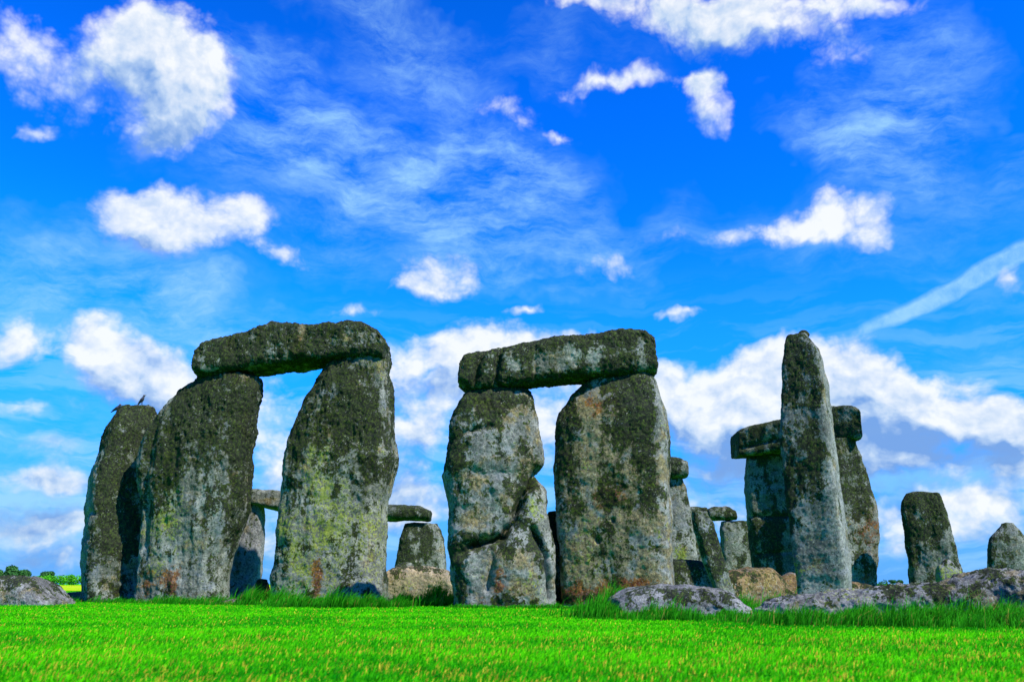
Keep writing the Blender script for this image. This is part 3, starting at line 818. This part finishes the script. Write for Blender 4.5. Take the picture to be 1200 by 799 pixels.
def blades(name, X, Y, H, Wd, base_col, tip_col, lean=0.5):
    """one mesh of bent, tapering blades; colours are per blade (foot and tip)"""
    n = len(X)
    ang = RNG.uniform(0, 2 * math.pi, n)
    la = RNG.normal(0, 1, n) * 0.6 + 0.3
    ld = np.abs(RNG.normal(0, lean, n)) + 0.12
    dx, dy = np.cos(la) * ld * H, np.sin(la) * ld * H
    wx, wy = np.cos(ang) * Wd / 2, np.sin(ang) * Wd / 2
    V = np.zeros((n, 5, 3), dtype=np.float32)
    V[:, 0] = np.stack([X - wx, Y - wy, np.full(n, -0.005)], -1)
    V[:, 1] = np.stack([X + wx, Y + wy, np.full(n, -0.005)], -1)
    V[:, 2] = np.stack([X + wx * .8 + dx * .3, Y + wy * .8 + dy * .3, H * .6], -1)
    V[:, 3] = np.stack([X - wx * .8 + dx * .3, Y - wy * .8 + dy * .3, H * .6], -1)
    V[:, 4] = np.stack([X + dx, Y + dy, H * np.clip(1.05 - 0.35 * ld, .55, 1)], -1)
    i = np.arange(n, dtype=np.int32)[:, None] * 5
    quads = i + np.array([[0, 1, 2, 3]], dtype=np.int32)
    tris = i + np.array([[3, 2, 4]], dtype=np.int32)
    me = bpy.data.meshes.new(name)
    me.vertices.add(n * 5); me.vertices.foreach_set('co', V.ravel())
    me.loops.add(n * 7)
    me.loops.foreach_set('vertex_index', np.concatenate([quads, tris], 1).ravel())
    me.polygons.add(n * 2)
    ls = (np.arange(n, dtype=np.int32)[:, None] * 7 + np.array([[0, 4]], dtype=np.int32)).ravel()
    me.polygons.foreach_set('loop_start', ls)
    me.update(calc_edges=True)
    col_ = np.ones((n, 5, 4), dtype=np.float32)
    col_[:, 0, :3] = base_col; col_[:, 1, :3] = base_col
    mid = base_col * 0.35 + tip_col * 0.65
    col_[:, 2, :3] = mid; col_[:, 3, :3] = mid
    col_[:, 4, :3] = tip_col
    ca = me.attributes.new('tint', 'FLOAT_COLOR', 'POINT')
    ca.data.foreach_set('color', col_.ravel())
    me.materials.append(M_GRASS)
    o = bpy.data.objects.new(name, me)
    C.objects.link(o)
    o['kind'] = 'stuff'
    return o


def lawn_points():
    xs, ys = [], []
    for d0, d1, dens in ((3.3, 5.0, 4600), (5.0, 7.0, 2900), (7.0, 10.0, 1900), (10.0, 15.0, 900), (15.0, 27.0, 300)):
        w0, w1 = d0 * 0.66 + 0.4, d1 * 0.66 + 0.4
        n = int((w0 + w1) * (d1 - d0) * dens)
        y = RNG.uniform(d0, d1, n)
        x = RNG.uniform(-1, 1, n) * (y * 0.66 + 0.4)
        xs.append(x); ys.append(y)
    return np.concatenate(xs), np.concatenate(ys)


X, Y = lawn_points()
P3 = np.stack([X, Y, X * 0], -1)
clump = fbm(P3 * 3.0, 3)
patch = fbm(P3 * 0.55 + 20, 3)
n = len(X)
H = (0.040 + 0.020 * clump) * RNG.uniform(0.45, 1.45, n)
H *= np.where(Y > 9, 0.65, 0.9)
Wd = RNG.uniform(0.0045, 0.0085, n) * np.clip(Y / 6.0, 1, 2.7)
g_lo = np.array([0.008, 0.30, 0.003]); g_hi = np.array([0.16, 0.84, 0.002])
band = np.sin(Y * 2.4 + 0.25 * X + 1.5 * patch) * 0.16
mixv = np.clip(0.5 + band + 0.55 * clump + 0.9 * patch + RNG.normal(0, 0.32, n), 0, 1)[:, None]
tip = g_lo * (1 - mixv) + g_hi * mixv
dry = (RNG.uniform(0, 1, n) < np.clip(0.13 + 0.40 * fbm(P3 * 2.2 + 50, 2), 0.02, 0.5) * np.where(Y < 8, 1.0, 0.5))[:, None]
straw = np.array([0.70, 0.50, 0.04]) * RNG.uniform(0.6, 1.15, (n, 1))
tip = np.where(dry, straw, tip)
basec = np.where(dry, straw * 0.7, np.array([0.008, 0.17, 0.002]) * RNG.uniform(0.7, 1.3, (n, 1)))  # darker feet: shade between the blades painted into their colour
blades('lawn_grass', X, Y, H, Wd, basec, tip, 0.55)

# longer grass round the feet of the stones: (photo column, photo row) runs on the turf, spread, height, count
RUNS = [
    ([(-40, 705), (95, 706)], .5, .10, 900), ([(95, 705), (300, 709)], .45, .13, 2600), ([(285, 708), (330, 709)], .4, .26, 900), ([(330, 711), (460, 711)], .4, .17, 2200),
    ([(380, 712), (470, 711)], .3, .2, 1100), ([(455, 709), (530, 710)], .4, .17, 1300), ([(505, 709), (530, 710)], .3, .28, 400), ([(530, 712), (660, 713)], .18, .06, 900), ([(655, 713), (720, 714)], .2, .07, 500),
    ([(706, 723), (760, 725)], .55, .20, 1900), ([(712, 718), (735, 719)], .3, .28, 600), ([(760, 726), (880, 726)], .4, .12, 1700), ([(868, 718), (905, 720)], .6, .20, 900),
    ([(880, 729), (960, 731)], .6, .13, 1900), ([(950, 731), (1060, 733)], .6, .15, 2600), ([(1060, 733), (1260, 733)], .6, .17, 4600), ([(1100, 728), (1260, 728)], .3, .24, 1800),
    ([(840, 708), (900, 710)], .8, .22, 500),
]
xs, ys, hs = [], [], []
for run, spread, h, cnt in RUNS:
    h, cnt = h * (1.12 if run[0][0] < 600 else 1.1), int(cnt * 2.4)
    pts = [(at(a, b, ground_d(b)).x, ground_d(b)) for a, b in run]
    t_ = RNG.uniform(0, 1, cnt)
    x = pts[0][0] + (pts[1][0] - pts[0][0]) * t_ + RNG.normal(0, spread * .5, cnt)
    y = pts[0][1] + (pts[1][1] - pts[0][1]) * t_ + RNG.normal(0, spread * .6, cnt)
    cl = np.clip(0.85 + 2.0 * fbm(np.stack([x * 2.2, y * 2.2, x * 0 + h], -1), 2), .15, 2.1)
    xs.append(x); ys.append(y); hs.append(h * cl * RNG.uniform(.5, 1.2, cnt))
X, Y, H = np.concatenate(xs), np.concatenate(ys), np.concatenate(hs)
n = len(X)
v = RNG.uniform(0, 1, (n, 1))
tip = np.array([0.012, 0.16, 0.004]) * (1 - v) + np.array([0.05, 0.42, 0.008]) * v
dry = RNG.uniform(0, 1, (n, 1)) < 0.04
tip = np.where(dry, np.array([0.34, 0.27, 0.05]), tip)
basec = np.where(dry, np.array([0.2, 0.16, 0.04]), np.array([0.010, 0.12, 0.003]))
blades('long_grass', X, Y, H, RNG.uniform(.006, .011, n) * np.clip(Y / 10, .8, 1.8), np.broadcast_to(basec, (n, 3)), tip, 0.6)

# ------------------------------------------------------------------ far trees and hedge
def leaf_material(name, c0, c1):
    m, t, bs, out = new_mat(name)
    g = t.node('ShaderNodeNewGeometry')
    a = t.noise(g.outputs['Position'], 0.9, 4, 0.6)
    t.put(bs.inputs['Base Color'], t.mix(t.step(a, .38, .62), c0, c1))
    bs.inputs['Roughness'].default_value = .8
    bs.inputs['Specular IOR Level'].default_value = .1
    return m


M_LEAF = leaf_material('dark_leaves', (0.012, 0.05, 0.012), (0.03, 0.11, 0.02))
M_HEDGE = leaf_material('hedge_leaves', (0.03, 0.20, 0.005), (0.07, 0.34, 0.008))
M_BARK, tb, bb, _ = new_mat('bark')
tbn = tb.node('ShaderNodeTexCoord')
tb.put(bb.inputs['Base Color'], tb.mix(tb.noise(tbn.outputs['Object'], 3.0, 4), (.05, .04, .03), (.11, .09, .07)))


def leaf_cloud(centers, radii, count, size):
    """leaf-clump quads scattered through several lobes"""
    Vs, Fs = [], []
    w = np.array([r[0] * r[2] for r in radii]); w = w / w.sum()
    k = 0
    pick = RNG.choice(len(centers), count, p=w)
    for i in pick:
        d = RNG.normal(size=3); d /= np.linalg.norm(d)
        rr = RNG.uniform(.35, 1.0) ** .5
        p = np.array(centers[i]) + d * np.array(radii[i]) * rr
        u = RNG.normal(size=3); u /= np.linalg.norm(u)
        v_ = np.cross(u, d); v_ /= np.linalg.norm(v_) + 1e-6
        s = size * RNG.uniform(.5, 1.3)
        Vs += [p - u * s - v_ * s, p + u * s - v_ * s * .6, p + u * s * .7 + v_ * s, p - u * s * .8 + v_ * s * .9]
        Fs.append((k, k + 1, k + 2, k + 3)); k += 4
    return np.array(Vs), Fs


def tube(p0, p1, r0, r1, sides=8):
    a = np.linspace(0, 2 * math.pi, sides, endpoint=False)
    p0, p1 = np.array(p0), np.array(p1)
    d = p1 - p0; d = d / np.linalg.norm(d)
    u = np.cross(d, (0, 1, 0.2)); u /= np.linalg.norm(u); w = np.cross(d, u)
    V = [p0 + r0 * (math.cos(t) * u + math.sin(t) * w) for t in a] + [p1 + r1 * (math.cos(t) * u + math.sin(t) * w) for t in a]
    F = [(i, (i + 1) % sides, sides + (i + 1) % sides, sides + i) for i in range(sides)]
    return V, F


def tree(px, ptop, rx_px, D, label, lobes=7, seed=0, group='trees on the horizon'):
    base = at(px, HORIZON, D); base.z = 0
    h = at(px, ptop, D).z
    rw = rx_px * D / F_PX
    root = bpy.data.objects.new('tree', None); C.objects.link(root)
    root.location = base
    set_props(root, label, 'tree', group)
    rr = random.Random(seed)
    Vt, Ft = tube((0, 0, -.3), (0, 0, h * .55), h * .035, h * .02)
    for q in range(4):
        a = q * 1.6 + rr.random()
        V2, F2 = tube((0, 0, h * (.25 + .06 * q)), (math.cos(a) * rw * .5, math.sin(a) * rw * .5, h * (.6 + .07 * q)), h * .015, h * .006)
        k = len(Vt); Vt += V2; Ft += [tuple(i + k for i in f) for f in F2]
    mesh_obj('trunk', np.array(Vt), Ft, M_BARK, root)
    cs, rs = [(0, 0, h * .56)], [(rw * .75, rw * .7, h * .40)]
    for q in range(lobes):
        a = rr.uniform(0, 6.28)
        f = rr.uniform(.35, .72)
        r = rw * rr.uniform(.28, .42)
        cs.append((math.cos(a) * rw * f, math.sin(a) * rw * f, h * rr.uniform(.35, .80)))
        rs.append((r, r, r * .85))
    V, F = leaf_cloud(cs, rs, 2600, h * .038)
    mesh_obj('crown', V, F, M_LEAF, root, smooth=False)
    return root


tree(-4, 666, 9, 420, 'dark tree cut by the left edge of the picture', seed=1)
tree(12, 661, 10, 420, 'tallest dark tree above the blue-grey fallen stone at the left', seed=2)
tree(28, 666, 9, 430, 'rounded dark tree just right of the tallest one on the left horizon', seed=3)
tree(39, 674, 6, 600, 'faint low tree in the dip between the dark trees on the left', seed=4)
tree(54, 668, 11, 420, 'broad dark tree behind the light green hedge at the left', seed=5)
tree(1046, 678.5, 5, 520, 'tiny round tree on the right horizon, left one of the touching pair', seed=6)
tree(1055, 678.5, 5, 520, 'tiny round tree on the right horizon, right one of the touching pair', seed=7)
# hedge: woody stems and a long leafy body
hr = bpy.data.objects.new('hedge', None); C.objects.link(hr)
hb = at(74, HORIZON, 340); hr.location = (hb.x, 340, 0)
set_props(hr, 'bright green hedge along the far edge of the yellow field', 'hedge')
hw = 28 * 340 / F_PX
cs, rs = [], []
for q in range(22):
    cs.append((-hw + 2 * hw * q / 21 + random.uniform(-.4, .4), random.uniform(-1, 1), 1.5 + random.uniform(-.2, .7)))
    rs.append((1.1 + random.random() * .5, 1.3, 1.5 + random.random() * .7))
V, F = leaf_cloud(cs, rs, 5200, .17)
mesh_obj('foliage', V, F, M_HEDGE, hr, smooth=False)
for q in range(8):
    V2, F2 = tube((-hw + 2 * hw * q / 7, 0, -.2), (-hw + 2 * hw * q / 7 + .2, .1, 1.8), .08, .04, 6)
    mesh_obj('stem', np.array(V2), F2, M_BARK, hr)
br = bpy.data.objects.new('bush', None); C.objects.link(br)
bb_ = at(1036, HORIZON, 60); br.location = (bb_.x, 60, 0)
set_props(br, 'low dark green bush right of the brown upright of the far trilithon', 'bush')
V, F = leaf_cloud([(0, 0, .35), (-.25, 0, .3), (.2, .1, .25)], [(.3, .3, .42), (.25, .25, .3), (.2, .2, .25)], 700, .03)
mesh_obj('foliage', V, F, M_LEAF, br, smooth=False)
Vt, Ft = tube((0, 0, -.1), (0, 0, .4), .03, .012, 6)
mesh_obj('stem', np.array(Vt), Ft, M_BARK, br)

# ------------------------------------------------------------------ two birds on the leftmost stone
M_BIRD, tq, bq, _ = new_mat('black_feathers')
tqn = tq.node('ShaderNodeTexCoord')
tq.put(bq.inputs['Base Color'], tq.mix(tq.noise(tqn.outputs['Object'], 40, 3), (.008, .008, .010), (.022, .022, .028)))
bq.inputs['Roughness'].default_value = .5


def bird(px, py_feet, D, face, label, pitch):
    root = bpy.data.objects.new('bird', None); C.objects.link(root)
    p = at(px, py_feet, D)
    dg = bpy.context.evaluated_depsgraph_get()
    hit, loc, *_ = scene.ray_cast(dg, Vector((p.x, D, 30)), Vector((0, 0, -1)))
    root.location = (loc if hit else p) + Vector((0, 0, .05))
    root.scale = (0.88,) * 3
    root.rotation_euler = (0, 0, 0 if face > 0 else math.pi)
    set_props(root, label, 'bird', 'birds on the leftmost stone')
    # body, neck, head and bill as one lofted skin along +x
    prof = [(-.205, .045, .004, .012), (-.16, .055, .007, .022), (-.10, .082, .022, .030), (-.05, .105, .042, .046), (0.0, .120, .052, .056), (.045, .138, .050, .055), (.080, .168, .038, .042),
            (.100, .196, .034, .036), (.122, .206, .031, .032), (.142, .203, .020, .020), (.152, .199, .010, .010), (.172, .194, .006, .006), (.188, .190, .001, .001)]
    n_ = 12
    V, F = [], []
    for x, z, ry, rz in prof:
        for k in range(n_):
            a = 2 * math.pi * k / n_
            V.append((x, ry * math.cos(a), z + rz * math.sin(a)))
    for i in range(len(prof) - 1):
        for k in range(n_):
            F.append((i * n_ + k, i * n_ + (k + 1) % n_, (i + 1) * n_ + (k + 1) % n_, (i + 1) * n_ + k))
    F.append(tuple(range(n_))[::-1]); F.append(tuple((len(prof) - 1) * n_ + k for k in range(n_)))
    V = np.array(V)
    cp, sp_ = math.cos(pitch), math.sin(pitch)
    def rot(A):
        A = np.array(A, float)
        c = np.array([0, 0, .11]); B = A - c
        return np.stack([B[:, 0] * cp - B[:, 2] * sp_, B[:, 1], B[:, 0] * sp_ + B[:, 2] * cp], -1) + c
    mesh_obj('body', rot(V), F, M_BIRD, root)
    for s in (-1, 1):
        wv = rot([(.055, s * .046, .150), (.00, s * .058, .160), (-.09, s * .036, .115), (-.175, s * .014, .075), (-.10, s * .040, .085), (0, s * .060, .105), (.05, s * .052, .115),
                  (.0, s * .066, .13), (-.08, s * .046, .1)])
        mesh_obj('wing', wv, [(0, 1, 7), (1, 2, 8, 7), (2, 3, 8), (3, 4, 8), (4, 5, 7, 8), (5, 6, 7), (6, 0, 7)], M_BIRD, root)
        Vl, Fl = tube((.0, s * .022, -.03), (.01, s * .022, .09), .005, .008, 6)
        for dx, dy in ((.035, 0), (.025, .018), (.025, -.018), (-.025, 0)):
            V2, F2 = tube((0, s * .022, .004), (dx, s * .022 + dy, .002), .004, .002, 5)
            k = len(Vl); Vl += V2; Fl += [tuple(i + k for i in f) for f in F2]
        mesh_obj('leg', np.array(Vl), Fl, M_BIRD, root)


bird(137, 479, D_T1 + 1.5, 1, 'small black bird on the sloping left shoulder of the leftmost stone', .25)
bird(166, 474, D_T1 + 1.5, 1, 'black bird on the highest point of the leftmost stone, right of the other bird', .55)

# small knob on the pillar's head: a worn tenon, part of that stone
tall = next(o for o in bpy.data.objects if o.get('label', '').startswith('tallest lone pillar'))
kp = at(941, 391, D_TALL)
th = np.linspace(0, math.pi, 14); ph = np.linspace(0, 2 * math.pi, 20, endpoint=False)
V = np.array([(.13 * math.sin(a) * math.cos(b), .11 * math.sin(a) * math.sin(b), .10 * math.cos(a)) for a in th for b in ph])
V = V * (1 + 0.5 * perlin(V * 9)[:, None])
ko = mesh_obj('tenon', V, grid_faces(14, 20), M_STONE, tall)
ko.location = (kp.x - tall.location.x, 0, kp.z - 0.03)
ca = ko.data.attributes.new('growth', 'FLOAT_COLOR', 'POINT')
ca.data.foreach_set('color', np.tile(np.array([.6, .1, .1, 1], dtype=np.float32), len(V)))
